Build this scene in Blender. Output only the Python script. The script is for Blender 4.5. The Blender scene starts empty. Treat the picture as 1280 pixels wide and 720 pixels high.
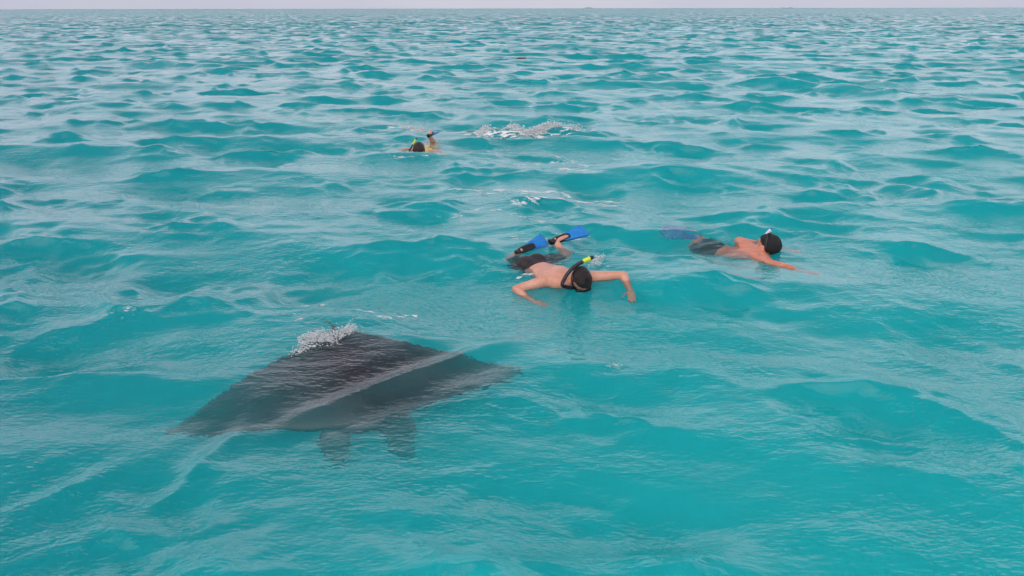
import bpy, bmesh, math, random
import numpy as np
from mathutils import Vector, Matrix

R = math.radians
SC = bpy.context.scene
COL = SC.collection
random.seed(5)
RNG = np.random.default_rng(11)

# ------------------------------------------------------------------ camera
F_PX = 995.0                      # focal length in pixels of the 1280 px wide photograph
CAM_H = 2.4                       # eye height above the sea, standing in a small boat
PITCH = math.atan((360 - 10.3) / F_PX)
cam_d = bpy.data.cameras.new('camera')
cam_d.sensor_width = 36.0
cam_d.lens = 36.0 * F_PX / 1280.0
cam_d.clip_start = 0.05
cam_d.clip_end = 60000
cam = bpy.data.objects.new('camera', cam_d)
COL.objects.link(cam)
cam.matrix_world = (Matrix.Translation((0, 0, CAM_H)) @ Matrix.Rotation(R(90) - PITCH, 4, 'X')
                    @ Matrix.Rotation(R(-0.09), 4, 'Z'))
SC.camera = cam

# ------------------------------------------------------------------ sky and sun (overcast)
SUN_EL, SUN_AZ = R(50), R(205)    # high, behind the boat
W = bpy.data.worlds.new('World')
SC.world = W
W.use_nodes = True
W.cycles.sampling_method = 'NONE'   # an even, wide sky is found well enough by the bounces alone
wn, wl = W.node_tree.nodes, W.node_tree.links
wn.clear()
sky = wn.new('ShaderNodeTexSky')
sky.sky_type = 'NISHITA'
sky.sun_disc = False
sky.sun_elevation = SUN_EL
sky.sun_rotation = SUN_AZ
sky.dust_density = 4.0
sky.air_density = 1.0
bg_sky = wn.new('ShaderNodeBackground')
bg_sky.inputs['Strength'].default_value = 0.06
wl.new(sky.outputs[0], bg_sky.inputs['Color'])
# closed cloud deck: pale lilac grey, with soft broad cloud masses
tc = wn.new('ShaderNodeTexCoord')
mp = wn.new('ShaderNodeMapping')
mp.inputs['Scale'].default_value = (1.0, 1.0, 2.6)
nz = wn.new('ShaderNodeTexNoise')
nz.inputs['Scale'].default_value = 1.7
nz.inputs['Detail'].default_value = 5.0
nz.inputs['Roughness'].default_value = 0.5
wl.new(tc.outputs['Generated'], mp.inputs['Vector'])
wl.new(mp.outputs['Vector'], nz.inputs['Vector'])
cr = wn.new('ShaderNodeValToRGB')
cr.color_ramp.elements[0].position = 0.3
cr.color_ramp.elements[0].color = (0.53, 0.55, 0.68, 1)
cr.color_ramp.elements[1].position = 0.7
cr.color_ramp.elements[1].color = (0.70, 0.69, 0.77, 1)
wl.new(nz.outputs['Fac'], cr.inputs['Fac'])
bg_cl = wn.new('ShaderNodeBackground')
bg_cl.inputs['Strength'].default_value = 1.0
wl.new(cr.outputs['Color'], bg_cl.inputs['Color'])
# thick pale haze low down, thinner cloud higher up with some blue behind it
sp = wn.new('ShaderNodeSeparateXYZ')
wl.new(tc.outputs['Generated'], sp.inputs[0])
zr = wn.new('ShaderNodeMapRange')
zr.inputs['From Min'].default_value = 0.16; zr.inputs['From Max'].default_value = 0.62
zr.inputs['To Min'].default_value = 0.95; zr.inputs['To Max'].default_value = 0.18
wl.new(sp.outputs['Z'], zr.inputs['Value'])
br = wn.new('ShaderNodeMapRange')          # the cloud deck lightens above the haze bank
br.inputs['From Min'].default_value = 0.01; br.inputs['From Max'].default_value = 0.22
br.inputs['To Min'].default_value = 1.0; br.inputs['To Max'].default_value = 1.9
wl.new(sp.outputs['Z'], br.inputs['Value'])
wl.new(br.outputs['Result'], bg_cl.inputs['Strength'])
mixw = wn.new('ShaderNodeMixShader')
wl.new(zr.outputs['Result'], mixw.inputs['Fac'])
wl.new(bg_sky.outputs[0], mixw.inputs[1])
wl.new(bg_cl.outputs[0], mixw.inputs[2])
wo = wn.new('ShaderNodeOutputWorld')
wl.new(mixw.outputs[0], wo.inputs['Surface'])

sun_d = bpy.data.lights.new('sun', 'SUN')
sun_d.energy = 1.2
sun_d.angle = R(70)
sun_d.color = (1.0, 0.96, 0.9)
sun = bpy.data.objects.new('sun', sun_d)
COL.objects.link(sun)
sdir = Vector((math.sin(SUN_AZ) * math.cos(SUN_EL), math.cos(SUN_AZ) * math.cos(SUN_EL), math.sin(SUN_EL)))
sun.rotation_euler = sdir.to_track_quat('Z', 'Y').to_euler()

SC.view_settings.view_transform = 'Standard'
SC.view_settings.look = 'None'
SC.view_settings.exposure = 0.0
SC.view_settings.gamma = 1.0
SC.view_settings.use_curve_mapping = False
cy = SC.cycles
cy.use_denoising = True
cy.max_bounces = 10
cy.volume_bounces = 3
cy.transmission_bounces = 6
cy.glossy_bounces = 4
cy.diffuse_bounces = 4
cy.transparent_max_bounces = 12
cy.use_light_tree = False
cy.use_adaptive_sampling = True
cy.adaptive_threshold = 0.02
cy.sample_clamp_indirect = 6.0

# ------------------------------------------------------------------ helpers
def tag(o, label=None, cat=None, group=None, kind=None):
    if label: o['label'] = label
    if cat: o['category'] = cat
    if group: o['group'] = group
    if kind: o['kind'] = kind
    return o

def empty(name, loc, parent=None):
    o = bpy.data.objects.new(name, None)
    o.empty_display_size = 0.1
    COL.objects.link(o)
    o.location = loc
    return o

def link_mesh(name, me, mat, parent=None):
    o = bpy.data.objects.new(name, me)
    if mat is not None:
        me.materials.clear()
        me.materials.append(mat)
    COL.objects.link(o)
    if parent is not None:
        o.parent = parent
        o.matrix_parent_inverse = parent_inv(parent)
    return o

def parent_inv(p):
    # parts are modelled in world space; a part that is itself a parent already sits at the origin
    return Matrix.Identity(4) if p.parent is not None else Matrix.Translation(p.location).inverted()

def new_mesh(name, verts, faces, smooth=True):
    me = bpy.data.meshes.new(name)
    me.from_pydata([tuple(map(float, v)) for v in verts], [], faces)
    me.validate()
    if smooth:
        me.polygons.foreach_set('use_smooth', [True] * len(me.polygons))
    me.update()
    return me

class MB:
    """collects closed shapes"""
    def __init__(self): self.v = []; self.f = []
    def add(self, vs, fs):
        n = len(self.v)
        self.v += [tuple(v) for v in vs]
        self.f += [tuple(i + n for i in f) for f in fs]
    def tube(self, pts, rad, seg=12, flat=None, up=None):
        """closed round-ended tube through pts; rad per point; flat = (side, up) scale of the section"""
        P = [Vector(p) for p in pts]
        n = len(P)
        rings = []
        # round the ends
        ext = []
        def tang(i):
            if i == 0: return (P[1] - P[0]).normalized()
            if i == n - 1: return (P[-1] - P[-2]).normalized()
            return ((P[i + 1] - P[i]).normalized() + (P[i] - P[i - 1]).normalized()).normalized()
        st = []
        t0, t1 = tang(0), tang(n - 1)
        for a in (80, 55, 28): st.append((P[0] - t0 * rad[0] * math.sin(R(a)), rad[0] * math.cos(R(a)), t0))
        for i in range(n): st.append((P[i], rad[i], tang(i)))
        for a in (28, 55, 80): st.append((P[-1] + t1 * rad[-1] * math.sin(R(a)), rad[-1] * math.cos(R(a)), t1))
        u = Vector(up) if up is not None else (Vector((0, 0, 1)) if abs(t0.z) < .85 else Vector((1, 0, 0)))
        vs, fs = [], []
        fx, fy = flat if flat else (1, 1)
        for c, r, t in st:
            side = t.cross(u)
            if side.length < 1e-6: side = t.orthogonal()
            side.normalize()
            uu = side.cross(t).normalized()
            if up is None: u = uu
            for k in range(seg):
                a = 2 * math.pi * k / seg
                vs.append(c + side * (math.cos(a) * r * fx) + uu * (math.sin(a) * r * fy))
        m = len(st)
        for i in range(m - 1):
            for k in range(seg):
                k2 = (k + 1) % seg
                fs.append((i * seg + k, i * seg + k2, (i + 1) * seg + k2, (i + 1) * seg + k))
        fs.append(tuple(range(seg - 1, -1, -1)))
        fs.append(tuple((m - 1) * seg + k for k in range(seg)))
        self.add(vs, fs)
    def ell(self, c, rx, ry, rz, rot=None, seg=16, rings=10):
        vs, fs = [], []
        M = rot if rot is not None else Matrix.Identity(3)
        c = Vector(c)
        vs.append(c + M @ Vector((0, 0, rz)))
        for i in range(1, rings):
            a = math.pi * i / rings
            for k in range(seg):
                b = 2 * math.pi * k / seg
                vs.append(c + M @ Vector((rx * math.sin(a) * math.cos(b), ry * math.sin(a) * math.sin(b), rz * math.cos(a))))
        vs.append(c + M @ Vector((0, 0, -rz)))
        for k in range(seg): fs.append((0, 1 + k, 1 + (k + 1) % seg))
        for i in range(rings - 2):
            for k in range(seg):
                a = 1 + i * seg + k; b = 1 + i * seg + (k + 1) % seg
                fs.append((a, a + seg, b + seg, b))
        L = len(vs) - 1; o = 1 + (rings - 2) * seg
        for k in range(seg): fs.append((L, o + (k + 1) % seg, o + k))
        self.add(vs, fs)
    def mesh(self, name): return new_mesh(name, self.v, self.f)
    def fused(self, name, voxel, it=4, fac=0.5):
        """all shapes fused into one continuous skin"""
        me = new_mesh(name + '_raw', self.v, self.f)
        o = bpy.data.objects.new('tmp', me)
        COL.objects.link(o)
        r = o.modifiers.new('r', 'REMESH'); r.mode = 'VOXEL'; r.voxel_size = voxel; r.use_smooth_shade = True
        if it:
            s = o.modifiers.new('s', 'SMOOTH'); s.factor = fac; s.iterations = it
        dg = bpy.context.evaluated_depsgraph_get()
        out = bpy.data.meshes.new_from_object(o.evaluated_get(dg))
        out.name = name
        bpy.data.objects.remove(o)
        bpy.data.meshes.remove(me)
        out.polygons.foreach_set('use_smooth', [True] * len(out.polygons))
        return out

def nodes_mat(name):
    m = bpy.data.materials.new(name)
    m.use_nodes = True
    nt = m.node_tree
    nt.nodes.clear()
    out = nt.nodes.new('ShaderNodeOutputMaterial')
    return m, nt, out

def noise_node(nt, scale, detail=3, rough=0.5, coord='Object', mscale=None):
    t = nt.nodes.new('ShaderNodeTexCoord')
    n = nt.nodes.new('ShaderNodeTexNoise')
    n.inputs['Scale'].default_value = scale
    n.inputs['Detail'].default_value = detail
    n.inputs['Roughness'].default_value = rough
    if mscale:
        mpn = nt.nodes.new('ShaderNodeMapping')
        mpn.inputs['Scale'].default_value = mscale
        nt.links.new(t.outputs[coord], mpn.inputs['Vector'])
        nt.links.new(mpn.outputs['Vector'], n.inputs['Vector'])
    else:
        nt.links.new(t.outputs[coord], n.inputs['Vector'])
    return n

def surf_mat(name, c0, c1, scale=20, rough=0.5, spec=0.5, bump=0.0, bscale=80, coat=0.0, sss=0.0):
    m, nt, out = nodes_mat(name)
    b = nt.nodes.new('ShaderNodeBsdfPrincipled')
    n = noise_node(nt, scale, 4, 0.6)
    r = nt.nodes.new('ShaderNodeValToRGB')
    r.color_ramp.elements[0].position = 0.35; r.color_ramp.elements[0].color = (*c0, 1)
    r.color_ramp.elements[1].position = 0.68; r.color_ramp.elements[1].color = (*c1, 1)
    nt.links.new(n.outputs['Fac'], r.inputs['Fac'])
    nt.links.new(r.outputs['Color'], b.inputs['Base Color'])
    b.inputs['Roughness'].default_value = rough
    b.inputs['Specular IOR Level'].default_value = spec
    b.inputs['Coat Weight'].default_value = coat
    b.inputs['Coat Roughness'].default_value = 0.08
    if bump:
        n2 = noise_node(nt, bscale, 3, 0.6)
        bp = nt.nodes.new('ShaderNodeBump')
        bp.inputs['Strength'].default_value = bump
        bp.inputs['Distance'].default_value = 0.01
        nt.links.new(n2.outputs['Fac'], bp.inputs['Height'])
        nt.links.new(bp.outputs['Normal'], b.inputs['Normal'])
    nt.links.new(b.outputs[0], out.inputs['Surface'])
    return m

# photograph pixel (1280x720) -> point at height z (refracted by the flat sea when z < 0)
def at(px, py, z=0.0):
    x = (px - 640) / F_PX; y = -(py - 360) / F_PX
    d = Vector((x, math.cos(PITCH) + y * math.sin(PITCH), -math.sin(PITCH) + y * math.cos(PITCH))).normalized()
    o = Vector((0, 0, CAM_H))
    if z >= 0: return o + d * ((z - CAM_H) / d.z)
    p = o + d * (-CAM_H / d.z)
    k = 1 / 1.333
    c2 = math.sqrt(1 - k * k * (1 - d.z * d.z))
    t = Vector((d.x * k, d.y * k, -c2))
    return p + t * (z / t.z)

# ------------------------------------------------------------------ the sea surface: a sum of trochoidal waves
def make_waves():
    N = 130
    lam = np.exp(np.linspace(math.log(0.16), math.log(7.5), N)) * np.exp(RNG.normal(0, 0.02, N))
    # slope carried by each component
    s = 0.027 * np.ones(N)
    s *= np.where(lam > 2.6, (2.6 / lam) ** 1.3, 1.0)
    s *= np.where(lam < 0.5, (lam / 0.5) ** 0.15, 1.08)
    s *= RNG.uniform(0.55, 1.35, N)
    th0 = R(262)                                  # travelling towards the boat
    spread = R(24) + R(26) * np.clip((2.5 - lam) / 2.5, 0, 1)
    th = th0 + RNG.normal(0, 1, N) * spread
    k = 2 * np.pi / lam
    return dict(k=k, kx=k * np.cos(th), ky=k * np.sin(th), dx=np.cos(th), dy=np.sin(th),
                a=s / k, ph=RNG.uniform(0, 2 * np.pi, N), lam=lam)
WV = make_waves()
CHOP = 0.85
LEAN = 0.5                                        # crests lean downwind: steep fronts, long backs
GUST = [(2 * np.pi / l, R(a), p) for l, a, p in zip((1.9, 2.3, 2.9, 3.6, 4.7, 6.1, 8.3, 2.6), (250, 300, 215, 275, 330, 240, 20, 190), RNG.uniform(0, 6.28, 8))]

# single crests: (x, y, crest azimuth in degrees, half length, wavelength, height)
PACKETS = []
def crest(x0, y0, x1, y1, lam, h):
    a, b = at(x0, y0, 0), at(x1, y1, 0)
    PACKETS.append(((a.x + b.x) / 2, (a.y + b.y) / 2, math.degrees(math.atan2(b.y - a.y, b.x - a.x)), (b - a).length * .62, lam, h))
crest(370, 528, 600, 440, .50, .035)      # low swell running over the ray
crest(0, 655, 140, 590, .40, .022)
crest(170, 660, 300, 535, .36, .020)
crest(590, 166, 725, 164, 1.7, .13)       # the breaking one
crest(390, 196, 585, 198, 2.0, .10)
crest(725, 453, 890, 466, 1.1, .055)
crest(10, 476, 250, 480, 1.1, .06)
crest(70, 412, 250, 385, .9, .05)
crest(960, 276, 1080, 280, .9, .07)
crest(1050, 590, 1260, 625, .8, .03)
crest(890, 445, 1010, 455, .6, .035)
crest(150, 78, 290, 84, 3.0, .16)
crest(930, 100, 1110, 118, 3.0, .18)
crest(700, 108, 860, 104, 2.6, .16)
# (x, y, radius, share of the chop smoothed away)
CALM = [(-1.0, 5.1, 1.3, .6), (0.4, 7.2, .8, .35), (2.4, 8.0, .9, .35), (-1.6, 13.9, .8, .2)]

def displace(x, y, cell=None):
    x = np.asarray(x, np.float32); y = np.asarray(y, np.float32)
    X = np.zeros_like(x); Y = np.zeros_like(x); Z = np.zeros_like(x)
    # steep chop comes in patches, with smoother water between
    g = np.zeros_like(x)
    for k, a, p in GUST: g += np.sin((k * math.cos(a)) * x + (k * math.sin(a)) * y + p).astype(np.float32)
    g *= np.float32((2 / len(GUST)) ** .5)
    E = np.clip(0.38 + 0.75 * g * g, 0, 1.9)
    few = cell is None and x.size <= 64
    if few:
        P = WV['kx'][:, None] * x[None] + WV['ky'][:, None] * y[None] + WV['ph'][:, None]
        w = WV['a'][:, None] * np.where(WV['lam'][:, None] < 2.4, E[None], 1.0)
        C = np.cos(P) * w
        Hh = C * LEAN - np.sin(P) * w * CHOP
        Z = C.sum(0).astype(np.float32)
        X = (Hh * WV['dx'][:, None]).sum(0).astype(np.float32); Y = (Hh * WV['dy'][:, None]).sum(0).astype(np.float32)
    for i in () if few else range(len(WV['k'])):
        p = (WV['kx'][i] * x + WV['ky'][i] * y + WV['ph'][i]).astype(np.float32)
        a = np.float32(WV['a'][i])
        if cell is not None:
            w = np.clip((WV['lam'][i] / cell - 1.7) / 2.0, 0, 1).astype(np.float32) * a
        else:
            w = a
        if WV['lam'][i] < 2.4: w = w * E
        c = np.cos(p) * w
        h = c * np.float32(LEAN) - np.sin(p) * w * np.float32(CHOP)
        Z += c
        X += h * np.float32(WV['dx'][i])
        Y += h * np.float32(WV['dy'][i])
    calm = np.ones_like(x)
    for (cx, cy_, rad, k) in CALM:
        calm -= np.float32(k) * np.exp(-((x - cx) ** 2 + (y - cy_) ** 2) / rad ** 2)
    X *= calm; Y *= calm; Z *= calm
    for (cx, cy_, az, hl, lm, hh) in PACKETS:
        ca, sa = math.cos(R(az)), math.sin(R(az))
        u = (x - cx) * ca + (y - cy_) * sa
        v = -(x - cx) * sa + (y - cy_) * ca
        env = np.exp(-(u / hl) ** 2 - (v / (0.6 * lm)) ** 2)
        q = 2 * np.pi * v / lm
        Z += (hh * env * np.cos(q)).astype(np.float32)
        sh = (hh * env * np.sin(q) * 0.9).astype(np.float32)
        X += sh * np.float32(sa); Y -= sh * np.float32(ca)
    return X, Y, Z

def surf_z(x, y):
    """height of the sea at world x, y"""
    x = np.atleast_1d(np.asarray(x, float)); y = np.atleast_1d(np.asarray(y, float))
    px, py = x.copy(), y.copy()
    for _ in range(6):
        X, Y, Z = displace(px, py)
        px += (x - (px + X)) * 0.8; py += (y - (py + Y)) * 0.8
    return displace(px, py)[2]

def on_sea(px, py, dz=0.0):
    """point seen at a photograph pixel, dz above the real sea surface there"""
    z = dz
    for _ in range(8):
        p = at(px, py, z) if dz <= 0.02 else at_dry(px, py, z)
        z = 0.5 * z + 0.5 * (float(surf_z(p.x, p.y)[0]) + dz)
    return Vector((p.x, p.y, z))

def at_dry(px, py, z):
    x = (px - 640) / F_PX; y = -(py - 360) / F_PX
    d = Vector((x, math.cos(PITCH) + y * math.sin(PITCH), -math.sin(PITCH) + y * math.cos(PITCH)))
    return Vector((0, 0, CAM_H)) + d * ((z - CAM_H) / d.z)

def at_y(px, py, Y):
    """point on the pixel's line of sight at distance Y ahead"""
    x = (px - 640) / F_PX; y = -(py - 360) / F_PX
    d = Vector((x, math.cos(PITCH) + y * math.sin(PITCH), -math.sin(PITCH) + y * math.cos(PITCH)))
    return Vector((0, 0, CAM_H)) + d * (Y / d.y)

def build_water():
    rs = [0.5]
    while rs[-1] < 16000:
        r = rs[-1]
        q = 0.0052 if r < 20 else (0.0042 if r < 160 else (0.009 if r < 500 else (0.03 if r < 2000 else 0.1)))
        rs.append(r + max(0.012, q * r))
    rs = np.array(rs, np.float32)
    fine = np.arange(R(44), R(136), 0.0027)
    coarse = np.linspace(R(136), R(404), 70)[:-1]
    th = np.concatenate([fine, coarse]).astype(np.float32)
    nr, nt_ = len(rs), len(th)
    dr = np.gradient(rs)
    cell = np.maximum(dr * 0.6, rs * 0.0027)
    rr, tt = np.meshgrid(rs, th, indexing='ij')
    x = rr * np.cos(tt); y = rr * np.sin(tt)
    cc = np.repeat(cell[:, None], nt_, 1).astype(np.float32)
    X, Y, Z = displace(x, y, cc)
    vx, vy, vz = x + X, y + Y, Z
    foam = foam_mask(vx, vy)
    far = np.clip((cc - 0.03) / 0.40, 0, 1)
    top = np.stack([vx, vy, vz], -1).reshape(-1, 3)
    n_top = len(top)
    zc = float(Z[0].mean())
    extra = [[0, 0, zc]]
    Rk = rs[-1]
    DEPTH = -9.0
    for j in range(nt_): extra.append([float(vx[-1, j]), float(vy[-1, j]), DEPTH])
    extra.append([0, 0, DEPTH])
    V = np.concatenate([top, np.array(extra, np.float32)])
    i = np.arange(nr - 1)[:, None]; j = np.arange(nt_)[None, :]; j2 = (j + 1) % nt_
    quads = np.stack([i * nt_ + j, (i + 1) * nt_ + j, (i + 1) * nt_ + j2, i * nt_ + j2], -1).reshape(-1, 4)
    jj = np.arange(nt_); jj2 = (jj + 1) % nt_
    ob = (nr - 1) * nt_
    skirt = np.stack([ob + jj, n_top + 1 + jj, n_top + 1 + jj2, ob + jj2], -1)
    quads = np.concatenate([quads, skirt])
    tri = np.concatenate([np.stack([np.full(nt_, n_top), jj, jj2], -1),
                          np.stack([n_top + 1 + jj2, n_top + 1 + jj, np.full(nt_, n_top + 1 + nt_)], -1)])
    me = bpy.data.meshes.new('sea_water')
    me.vertices.add(len(V)); me.vertices.foreach_set('co', V.astype(np.float32).ravel())
    nl = quads.size + tri.size
    me.loops.add(nl)
    me.loops.foreach_set('vertex_index', np.concatenate([quads.ravel(), tri.ravel()]).astype(np.int32))
    npoly = len(quads) + len(tri)
    me.polygons.add(npoly)
    ls = np.concatenate([np.arange(len(quads)) * 4, quads.size + np.arange(len(tri)) * 3]).astype(np.int32)
    me.polygons.foreach_set('loop_start', ls)
    me.polygons.foreach_set('use_smooth', np.ones(npoly, bool))
    me.update(calc_edges=True)
    pad = np.zeros(len(extra), np.float32)
    for nm, arr in (('foam', foam), ('fine_chop', far)):
        at_ = me.attributes.new(nm, 'FLOAT', 'POINT')
        at_.data.foreach_set('value', np.concatenate([arr.ravel().astype(np.float32), pad]))
    return me

FOAM_STREAKS = []
def foam_mask(x, y):
    f = np.zeros_like(x)
    for (pts, wd, st) in FOAM_STREAKS:
        for a, b in zip(pts[:-1], pts[1:]):
            dx, dy = b[0] - a[0], b[1] - a[1]
            L2 = dx * dx + dy * dy + 1e-9
            t = np.clip(((x - a[0]) * dx + (y - a[1]) * dy) / L2, 0, 1)
            d = np.hypot(x - a[0] - t * dx, y - a[1] - t * dy)
            f = np.maximum(f, st * np.clip(1 - d / wd, 0, 1))
    return f

# --- water material
def water_material():
    m, nt, out = nodes_mat('sea_water')
    N, L = nt.nodes, nt.links
    g = N.new('ShaderNodeBsdfGlass')
    g.inputs['IOR'].default_value = 1.333
    g.inputs['Roughness'].default_value = 0.02
    g.inputs['Color'].default_value = (1, 1, 1, 1)
    # capillary ripples
    n1 = noise_node(nt, 9.0, 2, 0.62, mscale=(0.75, 1.25, 1.0))
    n2 = noise_node(nt, 34.0, 1, 0.6, mscale=(0.7, 1.3, 1.0))
    b1 = N.new('ShaderNodeBump'); b1.inputs['Strength'].default_value = 1.0; b1.inputs['Distance'].default_value = 0.020
    b2 = N.new('ShaderNodeBump'); b2.inputs['Strength'].default_value = 1.0; b2.inputs['Distance'].default_value = 0.0065
    # ripples come in cat's-paws
    n0 = noise_node(nt, 0.8, 1, 0.5, mscale=(0.8, 1.3, 1.0))
    pw = N.new('ShaderNodeMapRange'); pw.inputs['From Min'].default_value = 0.36; pw.inputs['From Max'].default_value = 0.66
    pw.inputs['To Min'].default_value = 0.36; pw.inputs['To Max'].default_value = 1.0
    L.new(n0.outputs['Fac'], pw.inputs['Value'])
    L.new(pw.outputs['Result'], b1.inputs['Strength']); L.new(pw.outputs['Result'], b2.inputs['Strength'])
    L.new(n1.outputs['Fac'], b1.inputs['Height'])
    L.new(n2.outputs['Fac'], b2.inputs['Height'])
    L.new(b1.outputs['Normal'], b2.inputs['Normal'])
    # chop finer than the mesh, far out
    n3 = noise_node(nt, 0.9, 3, 0.62, mscale=(0.6, 1.0, 1.0))
    at_ = N.new('ShaderNodeAttribute'); at_.attribute_name = 'fine_chop'
    sub = N.new('ShaderNodeVectorMath'); sub.operation = 'SUBTRACT'; sub.inputs[1].default_value = (0.5, 0.5, 0.5)
    mul = N.new('ShaderNodeVectorMath'); mul.operation = 'MULTIPLY'; mul.inputs[1].default_value = (1.7, 1.7, 0.0)
    sca = N.new('ShaderNodeVectorMath'); sca.operation = 'SCALE'
    add = N.new('ShaderNodeVectorMath'); add.operation = 'ADD'
    nrm = N.new('ShaderNodeVectorMath'); nrm.operation = 'NORMALIZE'
    L.new(n3.outputs['Color'], sub.inputs[0]); L.new(sub.outputs[0], mul.inputs[0])
    L.new(mul.outputs[0], sca.inputs[0]); L.new(at_.outputs['Fac'], sca.inputs['Scale'])
    L.new(b2.outputs['Normal'], add.inputs[0]); L.new(sca.outputs[0], add.inputs[1])
    lee = N.new('ShaderNodeVectorMath'); lee.operation = 'SCALE'; lee.inputs[0].default_value = (0.01, -0.20, 0)
    L.new(at_.outputs['Fac'], lee.inputs['Scale'])      # wave fronts are steeper on the lee side
    add2 = N.new('ShaderNodeVectorMath'); add2.operation = 'ADD'
    L.new(add.outputs[0], add2.inputs[0]); L.new(lee.outputs[0], add2.inputs[1])
    L.new(add2.outputs[0], nrm.inputs[0])
    L.new(nrm.outputs[0], g.inputs['Normal'])
    # foam lace
    fo = N.new('ShaderNodeBsdfDiffuse'); fo.inputs['Color'].default_value = (0.82, 0.84, 0.84, 1)
    fa = N.new('ShaderNodeAttribute'); fa.attribute_name = 'foam'
    n4 = noise_node(nt, 11.0, 5, 0.75, mscale=(0.5, 1.2, 1.0))
    ad = N.new('ShaderNodeMath'); ad.operation = 'ADD'
    st = N.new('ShaderNodeMapRange'); st.inputs['From Min'].default_value = 0.36; st.inputs['From Max'].default_value = 0.66
    L.new(n4.outputs['Fac'], st.inputs['Value'])
    L.new(fa.outputs['Fac'], ad.inputs[0]); L.new(st.outputs['Result'], ad.inputs[1])
    mr = N.new('ShaderNodeMapRange'); mr.inputs['From Min'].default_value = 1.02; mr.inputs['From Max'].default_value = 1.22
    L.new(ad.outputs[0], mr.inputs['Value'])
    mx = N.new('ShaderNodeMixShader')
    L.new(mr.outputs['Result'], mx.inputs['Fac']); L.new(g.outputs[0], mx.inputs[1]); L.new(fo.outputs[0], mx.inputs[2])
    L.new(mx.outputs[0], out.inputs['Surface'])
    # the body of the water: bright turquoise scattering, red soaked up
    vs = N.new('ShaderNodeVolumeScatter'); va = N.new('ShaderNodeVolumeAbsorption')
    ST = 0.66
    om = (0.02, 0.93, 0.995)
    vs.inputs['Color'].default_value = (om[0], om[1], om[2], 1); vs.inputs['Density'].default_value = ST
    vs.inputs['Anisotropy'].default_value = -0.6
    # absorption node uses (1 - colour) * density
    va.inputs['Color'].default_value = (om[0], om[1], om[2], 1); va.inputs['Density'].default_value = ST
    sm = N.new('ShaderNodeAddShader')
    L.new(vs.outputs[0], sm.inputs[0]); L.new(va.outputs[0], sm.inputs[1])
    L.new(sm.outputs[0], out.inputs['Volume'])
    m.use_transparent_shadow = False      # light reaches the water body by refraction only
    m.cycles.homogeneous_volume = True
    return m

# foam left on the surface (photograph pixels -> sea level)
def streak(pts, wd, st):
    FOAM_STREAKS.append(([tuple(on_sea(px, py, 0.0))[:2] for px, py in pts], wd * 1.5, st))
streak([(600, 243), (650, 240), (700, 246), (760, 252)], .2, .5)
streak([(690, 190), (720, 205), (745, 214)], .15, .5)
streak([(570, 237), (620, 235), (665, 238), (705, 237), (735, 243), (775, 248)], .16, .62)
streak([(640, 255), (672, 250), (684, 246)], .10, .6)
streak([(640, 268), (662, 272), (680, 278)], .09, .55)
streak([(655, 205), (690, 200), (712, 212), (735, 213)], .20, .5)
streak([(560, 270), (600, 262), (640, 258)], .16, .42)
streak([(590, 168), (640, 172), (690, 172), (735, 165)], .30, .55)
streak([(370, 392), (410, 383), (450, 388), (480, 397), (515, 392)], .10, .42)
streak([(375, 400), (395, 372), (405, 365)], .05, .42)
streak([(105, 400), (150, 385), (180, 390)], .07, .40)
streak([(598, 167), (640, 166), (692, 166)], .13, .95)
streak([(378, 428), (410, 422), (440, 413)], .04, .75)
streak([(490, 158), (515, 160), (535, 166)], .25, .55)
streak([(480, 196), (520, 194), (560, 194)], .10, .5)
streak([(650, 296), (690, 303), (725, 296)], .12, .45)
streak([(740, 325), (752, 335), (745, 345)], .08, .5)
streak([(650, 343), (690, 340)], .06, .45)

water = link_mesh('sea_water', build_water(), water_material())
tag(water, 'choppy turquoise sea reaching to the horizon', kind='structure')

def build_seabed():
    n = 40
    V, Fc = [], []
    for i in range(n + 1):
        for j in range(n + 1):
            u = (i / n * 2 - 1); v = (j / n * 2 - 1)
            x = 60 * u + 14000 * u ** 7; y = 60 * v + 14000 * v ** 7
            z = -7.5 + 0.5 * math.sin(x * 0.21 + 1) * math.cos(y * 0.17)
            V.append((x, y, max(z, -8.6)))
    for i in range(n):
        for j in range(n):
            a = i * (n + 1) + j
            Fc.append((a, a + n + 1, a + n + 2, a + 1))
    return new_mesh('seabed', V, Fc)
seabed = link_mesh('seabed', build_seabed(), surf_mat('coral_sand', (0.45, 0.41, 0.33), (0.62, 0.58, 0.48), 1.5, 0.9, 0.2))
tag(seabed, 'pale coral sand bottom under the sea', kind='structure')

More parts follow.
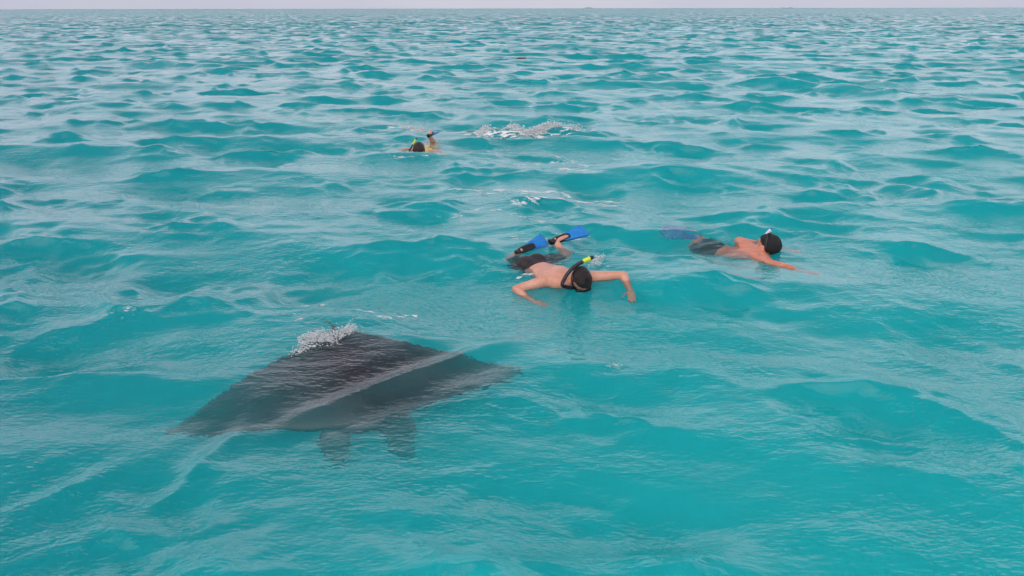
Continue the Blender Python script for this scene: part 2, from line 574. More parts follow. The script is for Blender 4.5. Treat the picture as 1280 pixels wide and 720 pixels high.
# ------------------------------------------------------------------ the manta ray
def build_manta():
    B = 1.24                                  # half span
    def smooth(a, b, t):
        t = min(1, max(0, (t - a) / (b - a))); return t * t * (3 - 2 * t)
    def lead(s):
        # head front, bulging shoulders, swept tip
        pts = [(0, .52), (.10, .51), (.17, .48), (.30, .43), (.5, .36), (.7, .27), (.85, .17), (.95, .08), (1.0, .01)]
        return np.interp(s, *zip(*pts))
    def trail(s):
        pts = [(0, -.92), (.05, -.90), (.13, -.80), (.28, -.64), (.45, -.49), (.62, -.34), (.8, -.19), (.92, -.09), (1.0, -.02)]
        return np.interp(s, *zip(*pts))
    NS, NV = 90, 26
    ss = np.linspace(-1, 1, NS)
    V, Fc = [], []
    idx = {}
    for a, s in enumerate(ss):
        q = abs(s)
        # soften the piecewise curves
        le = np.mean([lead(min(1, abs(q + d))) for d in (-.04, -.02, 0, .02, .04)])
        te = np.mean([trail(min(1, abs(q + d))) for d in (-.04, -.02, 0, .02, .04)])
        if le - te < 0.02: le = te + 0.02
        th = 0.100 * (1 - q) ** 1.4 + 0.03 * math.exp(-(q / .13) ** 2) + 0.008
        for b in range(NV + 1):
            v = b / NV
            v2 = 0.5 - 0.5 * math.cos(math.pi * v)
            yy = le + (te - le) * v2
            pr = (2.6 * math.sqrt(v2) * (1 - v2) ** 0.9) if 0 < v2 < 1 else 0
            for side in (1, -1):
                t = th * pr * (1.0 if side > 0 else 0.6)
                if b in (0, NV):
                    if side < 0:
                        idx[a, b, -1] = idx[a, b, 1]; continue
                    t = 0
                # slow wing beat: tips sweep down, unequal
                drop = 0.28 if s > 0 else 0.24
                z = -drop * q ** 2.0 + 0.05 * math.sin(math.pi * q)
                idx[a, b, side] = len(V)
                V.append((s * B, yy, z + side * t))
    for a in range(NS - 1):
        for b in range(NV):
            t = [idx[a, b, 1], idx[a, b + 1, 1], idx[a + 1, b + 1, 1], idx[a + 1, b, 1]]
            Fc.append(tuple(t))
            u = [idx[a, b, -1], idx[a + 1, b, -1], idx[a + 1, b + 1, -1], idx[a, b + 1, -1]]
            f = []
            for k in u:
                if k not in f: f.append(k)
            if len(f) > 2: Fc.append(tuple(f))
    for a, sgn in ((0, 1), (NS - 1, -1)):
        for b in range(1, NV):
            pass
    mb = MB(); mb.add(V, Fc)
    # close the tips with a small rounded rod, then lobes, tail and dorsal fin; all fused into one skin
    for s in (-1, 1):
        z = (-.28 if s > 0 else -.24)
        mb.tube([(s * B * .985, .03, z + .01), (s * B * .995, -.02, z)], [.016, .014], 8)
        # cephalic lobe: a paddle reaching forward and curling down
        mb.tube([(s * .16, .40, -.02), (s * .19, .50, -.07), (s * .205, .58, -.15), (s * .20, .64, -.25), (s * (.19 if s > 0 else .24), .67 if s > 0 else .71, -.35)],
                ([.10, .10, .09, .065, .03] if s > 0 else [.12, .125, .115, .09, .04]), 12, flat=(1.0, 0.35))
        # gill shoulders
        mb.ell((s * .14, .30, .02), .11, .18, .07)
    mb.ell((0, .42, .0), .19, .15, .06)
    mb.tube([(0, -.8, .0), (0, -.98, -.02), (0.02, -1.2, -.16), (.05, -1.45, -.36)], [.035, .016, .011, .008], 8)
    mb.tube([(0, -.70, .01), (0, -.80, .03), (0, -.86, .035)], [.05, .035, .012], 10, flat=(.25, 1))
    return mb

manta_mat, nt, out = nodes_mat('manta_skin')
b = nt.nodes.new('ShaderNodeBsdfPrincipled')
n1 = noise_node(nt, 3.0, 5, 0.6); n2 = noise_node(nt, 40, 3, 0.6)
r = nt.nodes.new('ShaderNodeValToRGB')
r.color_ramp.elements[0].position = .3; r.color_ramp.elements[0].color = (.020, .019, .024, 1)
r.color_ramp.elements[1].position = .75; r.color_ramp.elements[1].color = (.050, .046, .054, 1)
nt.links.new(n1.outputs['Fac'], r.inputs['Fac'])
nt.links.new(r.outputs['Color'], b.inputs['Base Color'])
b.inputs['Roughness'].default_value = 0.4
bp = nt.nodes.new('ShaderNodeBump'); bp.inputs['Strength'].default_value = .3; bp.inputs['Distance'].default_value = .004
nt.links.new(n2.outputs['Fac'], bp.inputs['Height']); nt.links.new(bp.outputs['Normal'], b.inputs['Normal'])
nt.links.new(b.outputs[0], out.inputs['Surface'])

def place_manta():
    fwd = Vector((0.325, -0.93, -0.13)).normalized()
    up = Vector((0.02, -0.16, 1))
    xax = fwd.cross(up).normalized()
    zax = xax.cross(fwd).normalized()
    M = Matrix((xax, fwd, zax)).transposed().to_4x4()
    M.translation = Vector((-1.10, 4.95, -0.140))
    root = empty('manta_ray', M.translation)
    tag(root, 'big dark grey manta ray gliding just under the surface, splash at its back', 'manta ray')
    me = build_manta().fused('body', 0.011, 3)
    me.transform(M)
    link_mesh('body', me, manta_mat, root)
    em = surf_mat('eye_dark', (.01, .01, .012), (.02, .02, .02), 20, .2)
    for s in (-1, 1):
        e = MB(); e.ell((s * .235, .40, .0), .022, .022, .022)
        q = e.mesh('eye'); q.transform(M)
        link_mesh('eye', q, em, root)
    return root
place_manta()

# ------------------------------------------------------------------ the snorkellers
SKIN_A = surf_mat('skin_tanned', (.66, .28, .185), (.78, .40, .29), 9, .38, .5, .25, 120)
SKIN_B = surf_mat('skin_sunburnt', (.62, .20, .115), (.74, .30, .19), 9, .38, .5, .25, 120)
SKIN_C = surf_mat('skin_pale', (.52, .29, .20), (.62, .37, .27), 9, .4, .5, .25, 120)
HAIR_D = surf_mat('hair_dark', (.012, .009, .010), (.042, .028, .028), 60, .38, .5, .9, 220)
HAIR_B = surf_mat('hair_black', (.006, .006, .007), (.016, .015, .016), 60, .42, .5, .9, 220)
HAIR_C = surf_mat('hair_brown', (.022, .015, .012), (.06, .042, .035), 60, .42, .5, .9, 220)
SHORT_D = surf_mat('shorts_dark', (.020, .014, .016), (.045, .032, .034), 14, .6, .4, .5, 60)
SHORT_N = surf_mat('shorts_charcoal', (.018, .016, .022), (.04, .035, .045), 14, .6, .4, .5, 60)
TOP_Y = surf_mat('top_yellow', (.72, .50, .13), (.80, .62, .22), 14, .6, .4, .4, 60)
RUBBER = surf_mat('rubber_black', (.010, .010, .011), (.022, .022, .024), 30, .4, .5, .1, 80)
YELLOW = surf_mat('plastic_neon_yellow', (.72, .80, .02), (.80, .88, .05), 30, .4)
BLUE = surf_mat('fin_blue', (.015, .20, .62), (.03, .28, .74), 12, .35, .5, .1, 50)
BLUE_D = surf_mat('fin_slate_blue', (.10, .13, .40), (.14, .18, .50), 12, .4, .5, .1, 50)
BLUE_S = surf_mat('snorkel_blue', (.01, .08, .55), (.02, .11, .65), 12, .3)
WHITE_S = surf_mat('snorkel_white', (.75, .77, .80), (.82, .84, .86), 12, .35)
GLASSY = surf_mat('mask_lens', (.02, .03, .035), (.03, .045, .05), 5, .05, .6)

def frame3(z, y):
    """rotation with z axis z and y axis near y"""
    z = Vector(z).normalized(); x = Vector(y).cross(z).normalized(); y = z.cross(x)
    return Matrix((x, y, z)).transposed()

def finger_hand(mb, wrist, d, palm_n, size=1.0, side=1, curl=.35):
    """palm with five separate bent fingers; d = hand direction, palm_n = palm normal"""
    d = Vector(d).normalized(); n = Vector(palm_n); n = (n - d * n.dot(d)).normalized()
    w = d.cross(n).normalized() * side
    L = .095 * size
    mb.tube([wrist - d * .02, wrist + d * .03, wrist + d * L * .95], [.030 * size, .040 * size, .041 * size], 12, flat=(1.0, .42), up=n)
    for k, (off, ln) in enumerate(((-.030, .068), (-.010, .078), (.011, .073), (.031, .058))):
        b = wrist + d * (L * .86) + w * off * size
        sp = w * off * .35
        p1 = b + (d + sp * 4).normalized() * ln * .5 * size
        d2 = (d * math.cos(curl) + n * math.sin(curl) + sp * 4).normalized()
        p2 = p1 + d2 * ln * .36 * size
        d3 = (d * math.cos(curl * 2) + n * math.sin(curl * 2) + sp * 4).normalized()
        p3 = p2 + d3 * ln * .28 * size
        mb.tube([b, p1, p2, p3], [.0098, .0095, .009, .0082], 8)
    b = wrist + d * L * .30 - w * .032 * size
    p1 = b + (d * .55 - w * .8 + n * .15).normalized() * .045 * size
    p2 = p1 + (d * .85 - w * .4 + n * .3).normalized() * .034 * size
    mb.tube([b, p1, p2], [.013, .011, .0095], 8)

def head_shape(mb, c, crown, face, k=1.0):
    M = frame3(crown, face)          # x = side, y = face, z = crown
    def P(x, y, z): return c + M @ Vector((x, y, z)) * k
    mb.ell(P(0, -.012, .02), .077 * k, .097 * k, .098 * k, M)
    mb.ell(P(0, .025, -.05), .060 * k, .066 * k, .070 * k, M)
    mb.ell(P(0, .092, -.035), .016 * k, .022 * k, .026 * k, M)          # nose
    mb.ell(P(0, .080, .018), .052 * k, .018 * k, .014 * k, M)           # brow
    mb.ell(P(0, .078, -.075), .026 * k, .014 * k, .009 * k, M)          # mouth
    mb.ell(P(0, .066, -.105), .026 * k, .022 * k, .018 * k, M)          # chin
    for s_ in (-1, 1): mb.ell(P(s_ * .078, -.012, -.015), .011 * k, .020 * k, .032 * k, M)   # ears
    return M, P

def hair_shell(c, M, k=1.0, seed=1, grow=1.075, low=-.12):
    """short hair: a cap with a ragged edge over crown and back of the head"""
    rnd = random.Random(seed)
    seg, rings = 48, 30
    V, Fc, keep = [], [], []
    cc = c + M @ Vector((0, -.012, .02)) * k
    for i in range(rings + 1):
        a = math.pi * i / rings
        for j in range(seg):
            b = 2 * math.pi * j / seg
            d = Vector((math.sin(a) * math.cos(b), math.sin(a) * math.sin(b), math.cos(a)))
            # hairline: high over the face (+y), low at the nape (-y)
            lim = low + .62 * max(0, d.y) ** .7 - .35 * max(0, -d.y) + rnd.uniform(-.05, .05)
            ok = d.z > lim
            g = grow + rnd.uniform(-.03, .05)
            V.append(cc + M @ Vector((d.x * .077 * k * g, d.y * .097 * k * g, d.z * .098 * k * g)))
            keep.append(ok)
    for i in range(rings):
        for j in range(seg):
            q = (i * seg + j, i * seg + (j + 1) % seg, (i + 1) * seg + (j + 1) % seg, (i + 1) * seg + j)
            if all(keep[t] for t in q): Fc.append(q)
    me = new_mesh('hair', V, Fc)
    bm = bmesh.new(); bm.from_mesh(me)
    bmesh.ops.delete(bm, geom=[v for v in bm.verts if not v.link_faces], context='VERTS')
    bmesh.ops.solidify(bm, geom=bm.faces[:], thickness=-.008)
    bm.to_mesh(me); bm.free()
    me.polygons.foreach_set('use_smooth', [True] * len(me.polygons))
    return me

def mask_parts(root, P, M, k=1.0):
    """diving mask over the eyes, with lens and head strap"""
    def rr(w, h, y0, y1, inset=0):
        vs, fs = [], []
        n = 20
        for y_, sc in ((y0, 1.0), (y1, .9)):
            for j in range(n):
                a = 2 * math.pi * j / n
                ca, sa = math.cos(a), math.sin(a)
                x = w * sc * math.copysign(abs(ca) ** .55, ca); z = h * sc * math.copysign(abs(sa) ** .55, sa)
                vs.append(P(x, y_ - abs(x) * .25, z + .004))
        for j in range(n):
            j2 = (j + 1) % n
            fs.append((j, j2, n + j2, n + j))
        fs.append(tuple(range(n - 1, -1, -1))); fs.append(tuple(n + j for j in range(n)))
        return vs, fs
    mb = MB(); mb.add(*rr(.074, .042, .072, .118))
    m = link_mesh('dive_mask', mb.mesh('dive_mask'), RUBBER, root)
    mb = MB(); mb.add(*rr(.060, .031, .117, .122))
    link_mesh('lens', mb.mesh('lens'), GLASSY, m)
    # strap: a flat band round the back of the head
    vs, fs = [], []
    n = 40
    for j in range(n + 1):
        a = R(-35) + R(250) * j / n - R(0)
        a = R(35) - R(250) * j / n
        x, y = math.cos(a), math.sin(a)
        zc = .012 + .018 * max(0, -y)
        for g, dz in ((1.09, -.011), (1.13, -.011), (1.13, .011), (1.09, .011)):
            vs.append(P(x * .078 * g, -.012 + y * .098 * g, zc + dz))
    for j in range(n):
        for q in range(4):
            a0 = j * 4 + q; a1 = j * 4 + (q + 1) % 4
            fs.append((a0, a1, a1 + 4, a0 + 4))
    fs += [(3, 2, 1, 0), tuple(n * 4 + q for q in range(4))]
    link_mesh('strap', new_mesh('strap', vs, fs), RUBBER, m)

def snorkel(root, pts, r, mat_tube, mat_band, mat_cap, band=(.80, .93)):
    """bent tube with a coloured band and a cap at its tip"""
    P = [Vector(p) for p in pts]
    # smooth path
    Q = []
    for i in range(len(P) - 1):
        p0 = P[max(0, i - 1)]; p1 = P[i]; p2 = P[i + 1]; p3 = P[min(len(P) - 1, i + 2)]
        for t in np.linspace(0, 1, 8, endpoint=False):
            t = float(t)
            Q.append(.5 * ((2 * p1) + (p2 - p0) * t + (2 * p0 - 5 * p1 + 4 * p2 - p3) * t * t + (3 * p1 - p0 - 3 * p2 + p3) * t ** 3))
    Q.append(P[-1])
    n = len(Q)
    mb = MB(); mb.tube(Q, [r] * n, 12)
    o = link_mesh('snorkel', mb.mesh('snorkel'), mat_tube, root)
    i0, i1 = int(n * band[0]), max(int(n * band[0]) + 1, int(n * band[1]))
    mb = MB(); mb.tube(Q[i0:i1 + 1], [r * 1.22] * (i1 + 1 - i0), 12)
    link_mesh('band', mb.mesh('band'), mat_band, o)
    d = (Q[-1] - Q[-2]).normalized()
    mb = MB(); mb.tube([Q[-1] - d * r * .5, Q[-1] + d * r * .9], [r * 1.15, r * 1.05], 12)
    link_mesh('cap', mb.mesh('cap'), mat_cap, o)
    return o

def swim_fin(root, ankle, toe_dir, sole_n, L, wd, mat_blade, mat_pocket):
    """foot pocket and ribbed blade"""
    d = Vector(toe_dir).normalized(); n = Vector(sole_n); n = (n - d * n.dot(d)).normalized(); w = d.cross(n)
    a = Vector(ankle)
    mb = MB()
    mb.tube([a - d * .035, a + d * .03, a + d * .09, a + d * .15], [.038, .047, .047, .040], 14, flat=(1.0, .78), up=n)
    mb.tube([a - d * .045 - n * .0, a - d * .075 + n * .035], [.035, .022], 10)          # heel strap
    fo = link_mesh('fin', mb.fused('fin', .010, 3), mat_pocket, root)
    vs, fs = [], []
    NU, NW = 14, 8
    for side in (1, -1):
        for i in range(NU + 1):
            u = i / NU
            hw = wd * (.50 + .50 * u ** .8) * .5
            for j in range(NW + 1):
                t = j / NW * 2 - 1
                x = hw * t
                y = .09 + (L * u) - .05 * L * u * (t * t)
                z = -.06 * L * u * u + side * (.004 + .010 * (abs(t) > .86) * (1 - u * .6)) + .006 * math.cos(t * 9) * (1 - u)
                vs.append(a + d * y + w * x + n * z)
    m = (NU + 1) * (NW + 1)
    def I(s_, i, j): return (0 if s_ > 0 else m) + i * (NW + 1) + j
    for i in range(NU):
        for j in range(NW):
            fs.append((I(1, i, j), I(1, i, j + 1), I(1, i + 1, j + 1), I(1, i + 1, j)))
            fs.append((I(-1, i, j), I(-1, i + 1, j), I(-1, i + 1, j + 1), I(-1, i, j + 1)))
    for i in range(NU):
        fs.append((I(1, i, 0), I(1, i + 1, 0), I(-1, i + 1, 0), I(-1, i, 0)))
        fs.append((I(1, i, NW), I(-1, i, NW), I(-1, i + 1, NW), I(1, i + 1, NW)))
    for j in range(NW):
        fs.append((I(1, 0, j), I(-1, 0, j), I(-1, 0, j + 1), I(1, 0, j + 1)))
        fs.append((I(1, NU, j), I(1, NU, j + 1), I(-1, NU, j + 1), I(-1, NU, j)))
    link_mesh('blade', new_mesh('blade', vs, fs), mat_blade, fo)

def person(label, J, skin, hair, garment, gmat, gname, hair_seed=1, voxel=.009, k=1.0, low=-.12, group='snorkellers at the surface'):
    """J: joints in metres. One continuous skin for the body; clothes and gear are its parts."""
    V = {a: Vector(b) for a, b in J.items() if a not in ('up',)}
    up = Vector(J['up']).normalized()
    base = (V['hip'] + V['chest']) / 2
    root = empty('person', base)
    tag(root, label, 'person', group)
    mb = MB()
    ax = (V['chest'] - V['hip']).normalized()
    side = ax.cross(up).normalized()
    waist = V['hip'].lerp(V['chest'], .42)
    mb.tube([V['hip'] - ax * .06, V['hip'] + ax * .03, waist, V['chest'] - ax * .05, V['chest'] + ax * .09],
            [.155, .160, .142, .178, .165], 20, flat=(1.0, .64), up=up)
    # shoulder blades, spine groove sides
    for s_ in ('l', 'r'):
        sh = V['sh_' + s_]
        mb.ell(V['chest'].lerp(sh, .5) + up * .045 + ax * .0, .075, .085, .045, frame3(up, ax))
        mb.tube([V['chest'] + ax * .07, sh], [.085, .066], 14)
        mb.tube([V['chest'] - ax * .04 + up * .0, sh], [.10, .058], 14)
        mb.tube([V['neck'], sh + up * .015], [.052, .048], 12)                # trapezius
        el, wr = V['el_' + s_], V['wr_' + s_]
        mid = sh.lerp(el, .4)
        mb.tube([sh, mid, el], [.060, .053, .040], 14)
        mb.tube([el, el.lerp(wr, .3), wr], [.041, .043, .029], 14)
        hd = V.get('hd_' + s_, (wr - el).normalized())
        finger_hand(mb, wr, hd, V.get('pn_' + s_, Vector((0, 0, -1))), 1.0, 1 if s_ == 'l' else -1)
        kn, an = V['kn_' + s_], V['an_' + s_]
        hj = V['hip'] + side * (.085 if s_ == 'r' else -.085) - ax * .04
        mb.tube([hj, hj.lerp(kn, .4), kn], [.098, .085, .056], 16)
        mb.tube([kn, kn.lerp(an, .35), an], [.056, .060, .036], 14)
        ft = V['ft_' + s_].normalized()
        mb.tube([an - ft * .03, an + ft * .05, an + ft * .13], [.036, .036, .024], 12, flat=(1, .7))
        mb.ell(V['hip'] + side * (.07 if s_ == 'r' else -.07) + up * .05 - ax * .04, .085, .10, .075, frame3(up, ax))
    mb.tube([V['chest'] + ax * .06, V['neck'], V['head'] - Vector(J['crown']).normalized() * .04], [.075, .058, .054], 14)
    M, P = head_shape(mb, V['head'], J['crown'], J['face'], k)
    link_mesh('body', mb.fused('body', voxel, 5), skin, root)
    link_mesh('hair', hair_shell(V['head'], M, k, hair_seed, low=low), hair, root)
    mask_parts(root, P, M, k)
    # clothing follows the body a little proud of it
    g = MB()
    if garment == 'shorts':
        g.tube([V['hip'] - ax * .09, V['hip'] + ax * .02, V['hip'] + ax * .05], [.160, .172, .166], 20, flat=(1.0, .68), up=up)
        for s_ in ('l', 'r'):
            kn = V['kn_' + s_]
            hj = V['hip'] + side * (.085 if s_ == 'r' else -.085) - ax * .04
            g.tube([hj, hj.lerp(kn, .35), hj.lerp(kn, .62)], [.112, .104, .094], 16)
            g.ell(V['hip'] + side * (.07 if s_ == 'r' else -.07) + up * .055 - ax * .04, .096, .11, .088, frame3(up, ax))
    else:
        g.tube([V['hip'] + ax * .0, waist, V['chest'] - ax * .05, V['chest'] + ax * .08], [.165, .156, .190, .172], 20, flat=(1.0, .70), up=up)
        for s_ in ('l', 'r'):
            g.ell(V['chest'].lerp(V['sh_' + s_], .5) + up * .05, .085, .095, .056, frame3(up, ax))
    link_mesh(gname, g.fused(gname, .012, 4), gmat, root)
    return root, P, V

# --- the one beside the manta: dark hair, black snorkel with neon tip, blue fins
def near_person():
    head = on_sea(726, 351, .055)
    z0 = float(surf_z(head.x, head.y)[0])
    chest = on_sea(696, 347, -.02); hip = on_sea(667, 332, -.085)
    chest.z = max(chest.z, z0 - .06)
    crown = Vector((.30, -.82, .28)).normalized(); face = Vector((.25, -.30, -.9))
    J = dict(head=head, neck=chest.lerp(head, .62) + Vector((0, 0, .0)), chest=chest, hip=hip, up=(-.05, -.12, 1), crown=crown, face=face,
             sh_l=on_sea(748, 347, .0), el_l=on_sea(779, 344, .02), wr_l=on_sea(789, 362, -.10),
             sh_r=on_sea(681, 352, .02), el_r=on_sea(645, 357, .015), wr_r=on_sea(667, 371, -.08),
             hd_l=(-.05, -.9, -.25), hd_r=(.75, -.6, -.15),
             kn_l=on_sea(712, 322, -.20), an_l=on_sea(694, 301, .05), ft_l=(.75, .15, .25),
             kn_r=on_sea(640, 324, -.22), an_r=on_sea(651, 314, .0), ft_r=(.7, .45, .2))
    root, P, V = person('snorkeller with short dark hair, neon yellow snorkel tip and bright blue fins', J, SKIN_A, HAIR_D, 'shorts', SHORT_D, 'swim_shorts', 3, k=1.1, low=.10)
    hy = head.y
    snorkel(root, [P(-.02, .10, -.085), P(-.075, .10, -.075), at_y(705, 358, hy - .11), at_y(706, 348, hy - .08), at_y(714, 337, hy - .04), at_y(725, 329, hy), at_y(738, 323, hy + .02)],
            .0175, RUBBER, YELLOW, RUBBER, (.88, .96))
    a = V['an_l']
    tip = at_y(733, 286, a.y + .18)
    swim_fin(root, a, tip - a, (.1, -.45, .9), .30, .17, BLUE, RUBBER)
    a = V['an_r']
    tip = at_y(686, 299, a.y + .22)
    swim_fin(root, a, tip - a, (-.25, -.85, .5), .26, .19, BLUE, RUBBER)
    return root
near_person()

# --- the one to the side: cropped black hair, sunburnt back, blue and white snorkel
def side_person():
    head = on_sea(959, 309, .03)
    chest = on_sea(934, 315, -.10); hip = on_sea(892, 308, -.19)
    crown = Vector((.78, -.50, .22)).normalized(); face = Vector((.35, -.25, -.9))
    J = dict(head=head, neck=chest.lerp(head, .6), chest=chest, hip=hip, up=(.05, -.1, 1), crown=crown, face=face,
             sh_r=on_sea(962, 328, -.03), el_r=on_sea(986, 335, -.01), wr_r=on_sea(1004, 341, -.08),
             sh_l=on_sea(925, 301, -.01), el_l=on_sea(950, 300, -.06), wr_l=on_sea(985, 312, -.22),
             hd_r=(.85, -.25, -.1), hd_l=(.8, -.3, -.2),
             kn_r=on_sea(868, 303, -.24), an_r=on_sea(874, 297, -.20), ft_r=(-.5, .8, .0),
             kn_l=on_sea(885, 299, -.22), an_l=on_sea(869, 294, -.20), ft_l=(-.6, .7, .0))
    root, P, V = person('snorkeller with black hair, sunburnt back and blue and white snorkel', J, SKIN_B, HAIR_B, 'shorts', SHORT_N, 'swim_shorts', 8, k=1.2, low=-.35)
    hy = head.y
    snorkel(root, [P(-.02, .10, -.085), P(-.085, .09, -.07), P(-.100, .02, -.0), at_y(956, 298, hy + .10), at_y(963, 288, hy + .10)],
            .0135, BLUE_S, WHITE_S, BLUE_S, (.80, .97))
    for q in ('an_r', 'an_l'):
        a = V[q]
        swim_fin(root, a, Vector((-.75, .65, .02)), (.1, -.3, .9), .34, .19, BLUE_D, BLUE_D)
    return root
side_person()

# --- the one farther out: yellow top, one foot kicked up out of the water
def far_person():
    head = on_sea(524, 188, .035)
    b = head
    def r(x, y, z): return Vector((b.x + x, b.y + y, float(surf_z(b.x + x, b.y + y)[0]) + z))
    foot = at_y(537, 169, b.y + .82)
    J = dict(head=head, neck=r(.03, .17, -.03), chest=r(.06, .32, -.09), hip=r(.12, .74, -.16), up=(0, -.1, 1),
             crown=Vector((-.05, -.75, .55)), face=Vector((0, -.6, -.8)),
             sh_r=r(-.12, .26, -.03), el_r=r(-.24, .06, -.005), wr_r=r(-.36, -.10, -.04),
             sh_l=r(.24, .25, -.03), el_l=r(.36, .05, .01), wr_l=r(.48, -.13, -.04),
             hd_r=(-.5, -.8, -.2), hd_l=(.5, -.8, -.2),
             kn_l=r(.22, 1.02, -.16), an_l=foot, ft_l=(.15, .5, .45),
             kn_r=r(.05, 1.12, -.25), an_r=r(.03, 1.5, -.35), ft_r=(0, 1, -.2))
    root, P, V = person('snorkeller in yellow top with one foot kicked up out of the water', J, SKIN_C, HAIR_C, 'top', TOP_Y, 'yellow_top', 12, k=1.2)
    hy = head.y
    snorkel(root, [P(-.02, .10, -.085), P(-.085, .09, -.06), at_y(513, 190, hy - .02), at_y(514.5, 184, hy), at_y(520.5, 173.5, hy + .03)],
            .014, RUBBER, YELLOW, RUBBER, (.84, .95))
    swim_fin(root, V['an_l'], (.25, .85, .12), (-.1, -.5, .85), .24, .17, BLUE, RUBBER)
    swim_fin(root, V['an_r'], (0, 1, -.25), (0, .2, 1), .28, .18, BLUE, RUBBER)
    return root
far_person()

# ------------------------------------------------------------------ broken water: clumps of bubbles and drops
FOAM_M, nt, out = nodes_mat('white_foam')
fd = nt.nodes.new('ShaderNodeBsdfDiffuse'); fd.inputs['Color'].default_value = (.90, .92, .92, 1)
ft_ = nt.nodes.new('ShaderNodeBsdfTranslucent'); ft_.inputs['Color'].default_value = (.92, .95, .95, 1)
fg = nt.nodes.new('ShaderNodeBsdfGlossy'); fg.inputs['Roughness'].default_value = .15
fm = nt.nodes.new('ShaderNodeMixShader')
fn = noise_node(nt, 60, 2, .5)
fr = nt.nodes.new('ShaderNodeMapRange'); fr.inputs['To Min'].default_value = .35; fr.inputs['To Max'].default_value = .5
nt.links.new(fn.outputs['Fac'], fr.inputs['Value']); nt.links.new(fr.outputs['Result'], fm.inputs['Fac'])
nt.links.new(fd.outputs[0], fm.inputs[1]); nt.links.new(ft_.outputs[0], fm.inputs[2])
fm2 = nt.nodes.new('ShaderNodeMixShader'); fm2.inputs['Fac'].default_value = .05
nt.links.new(fm.outputs[0], fm2.inputs[1]); nt.links.new(fg.outputs[0], fm2.inputs[2])
nt.links.new(fm2.outputs[0], out.inputs['Surface'])
ICO = None
def blobs(name, items, label, cat):
    """items: (centre, radius, squash). One mesh of many small uneven blobs."""
    t = (1 + 5 ** .5) / 2
    iv = np.array([(-1, t, 0), (1, t, 0), (-1, -t, 0), (1, -t, 0), (0, -1, t), (0, 1, t), (0, -1, -t), (0, 1, -t), (t, 0, -1), (t, 0, 1), (-t, 0, -1), (-t, 0, 1)])
    iv /= np.linalg.norm(iv[0])
    fc = [(0, 11, 5), (0, 5, 1), (0, 1, 7), (0, 7, 10), (0, 10, 11), (1, 5, 9), (5, 11, 4), (11, 10, 2), (10, 7, 6), (7, 1, 8),
          (3, 9, 4), (3, 4, 2), (3, 2, 6), (3, 6, 8), (3, 8, 9), (4, 9, 5), (2, 4, 11), (6, 2, 10), (8, 6, 7), (9, 8, 1)]
    V, Fc = [], []
    for n, (c, r, sq) in enumerate(items):
        j = iv * r * .8 * RNG.uniform(.6, 1.4, (12, 1)) * np.exp(RNG.normal(0, .38, 3)) * np.array([1, 1, sq])
        V.append(j + np.array(c)); Fc += [tuple(i + n * 12 for i in f) for f in fc]
    o = link_mesh(name, new_mesh(name, np.concatenate(V), Fc), FOAM_M)
    tag(o, label, cat, kind='stuff')
    return o

def scatter_line(pts, n, half_w, height, r0, r1, sq=.7, up0=0.0):
    P = [Vector(p) for p in pts]
    items = []
    xs, ys, hs, rs_ = [], [], [], []
    clumps = [(random.random(), random.gauss(0, .5), random.uniform(.3, 1.2)) for _ in range(max(6, n // 90))]
    m = len(P) - 1
    for _ in range(n):
        cu, cg, ch = random.choice(clumps)
        u = min(.9999, max(0, cu + random.gauss(0, .035))) * m
        i = int(u); p = P[i].lerp(P[i + 1], u - i)
        g = cg + random.gauss(0, .22)
        xs.append(p.x + random.gauss(0, .25) * half_w); ys.append(p.y + g * half_w)
        hs.append(up0 + height * ch * abs(random.gauss(0, .5)) * math.exp(-g * g))
        rs_.append(r0 * (r1 / r0) ** (random.random() ** 1.8))
    zs = surf_z(xs, ys)
    return [((x, y, z + h), r, sq) for x, y, z, h, r in zip(xs, ys, zs, hs, rs_)]

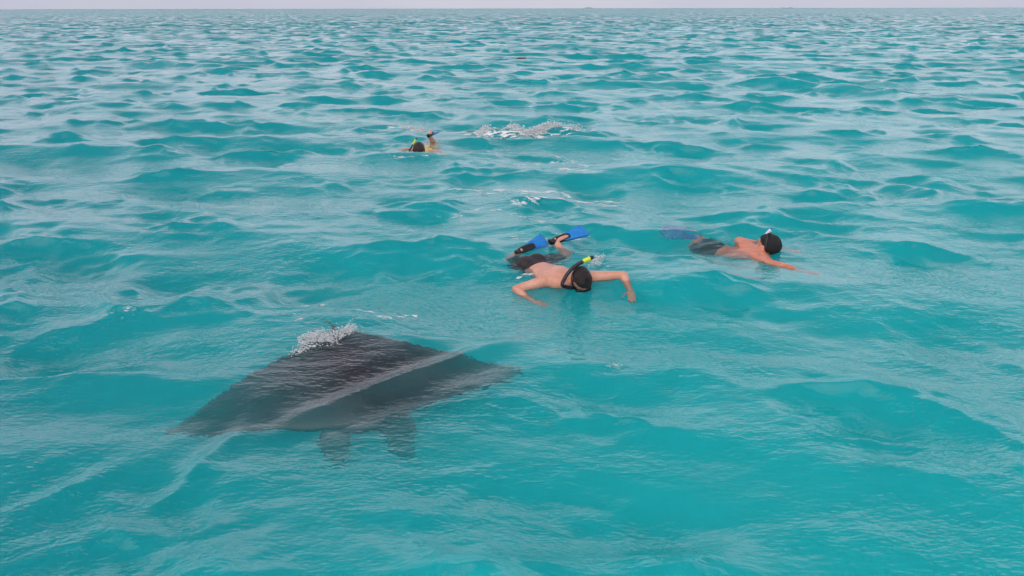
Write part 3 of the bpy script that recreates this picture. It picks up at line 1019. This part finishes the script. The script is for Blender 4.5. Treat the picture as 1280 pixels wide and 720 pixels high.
S = lambda px, py: on_sea(px, py, 0.0)
blobs('foam', scatter_line([S(379, 428), S(395, 424), S(415, 421), S(440, 412)], 2600, .13, .045, .002, .0095, .65),
      'lumpy white splash breaking over the back edge of the manta ray', 'splash')
blobs('foam', scatter_line([S(600, 166), S(625, 164), S(660, 166), S(688, 165), S(722, 163)], 6500, .15, .085, .006, .026, .6, .004),
      'foaming white crest of a small breaking wave', 'foam')
blobs('foam', scatter_line([S(500, 162), S(518, 160), S(530, 163)], 900, .25, .12, .005, .020, .6),
      'small white splash behind the snorkeller in yellow', 'splash')
blobs('foam', scatter_line([S(735, 335), S(745, 334), S(752, 327)], 260, .10, .08, .003, .012, .7, .01),
      'white droplets beside the head of the dark haired snorkeller', 'splash')
blobs('foam', scatter_line([S(668, 304), S(690, 300), S(712, 297)], 420, .10, .05, .003, .010, .7),
      'white splashes round the blue fins', 'splash')
blobs('foam', scatter_line([S(756, 457), S(765, 456), S(774, 460)], 70, .07, .012, .002, .007, .5),
      'few bubbles on the smooth wave shoulder', 'bubbles')

# ------------------------------------------------------------------ far things
def driftwood():
    c = on_sea(653, 74, .01)
    mb = MB()
    mb.tube([c + Vector((-.34, .02, -.01)), c + Vector((-.15, .0, .035)), c + Vector((.08, .03, .03)), c + Vector((.33, -.02, -.01))], [.03, .06, .055, .025], 10)
    mb.tube([c + Vector((.1, .02, .04)), c + Vector((.17, .02, .12))], [.02, .012], 8)
    o = link_mesh('driftwood', mb.fused('driftwood', .012, 2), surf_mat('wet_wood', (.05, .028, .026), (.10, .055, .05), 20, .6, .4, .5, 60))
    tag(o, 'small reddish brown driftwood floating far out on the waves', 'driftwood')
driftwood()

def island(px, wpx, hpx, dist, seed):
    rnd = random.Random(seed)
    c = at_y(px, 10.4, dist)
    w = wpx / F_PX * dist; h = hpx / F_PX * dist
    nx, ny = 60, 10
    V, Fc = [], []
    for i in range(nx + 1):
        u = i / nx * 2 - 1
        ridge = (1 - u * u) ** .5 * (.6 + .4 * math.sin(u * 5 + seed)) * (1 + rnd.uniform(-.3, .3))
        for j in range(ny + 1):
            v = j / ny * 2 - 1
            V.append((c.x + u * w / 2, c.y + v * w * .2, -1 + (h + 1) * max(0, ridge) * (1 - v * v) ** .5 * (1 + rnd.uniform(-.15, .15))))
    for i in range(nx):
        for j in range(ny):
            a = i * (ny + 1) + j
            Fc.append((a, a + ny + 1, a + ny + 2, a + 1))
    o = link_mesh('island', new_mesh('island', V, Fc), surf_mat('island_scrub_hazed', (.30, .31, .27), (.48, .46, .40), .05, .9, .2))  # sand and scrub tones, paled in the base colour to stand in for distance haze
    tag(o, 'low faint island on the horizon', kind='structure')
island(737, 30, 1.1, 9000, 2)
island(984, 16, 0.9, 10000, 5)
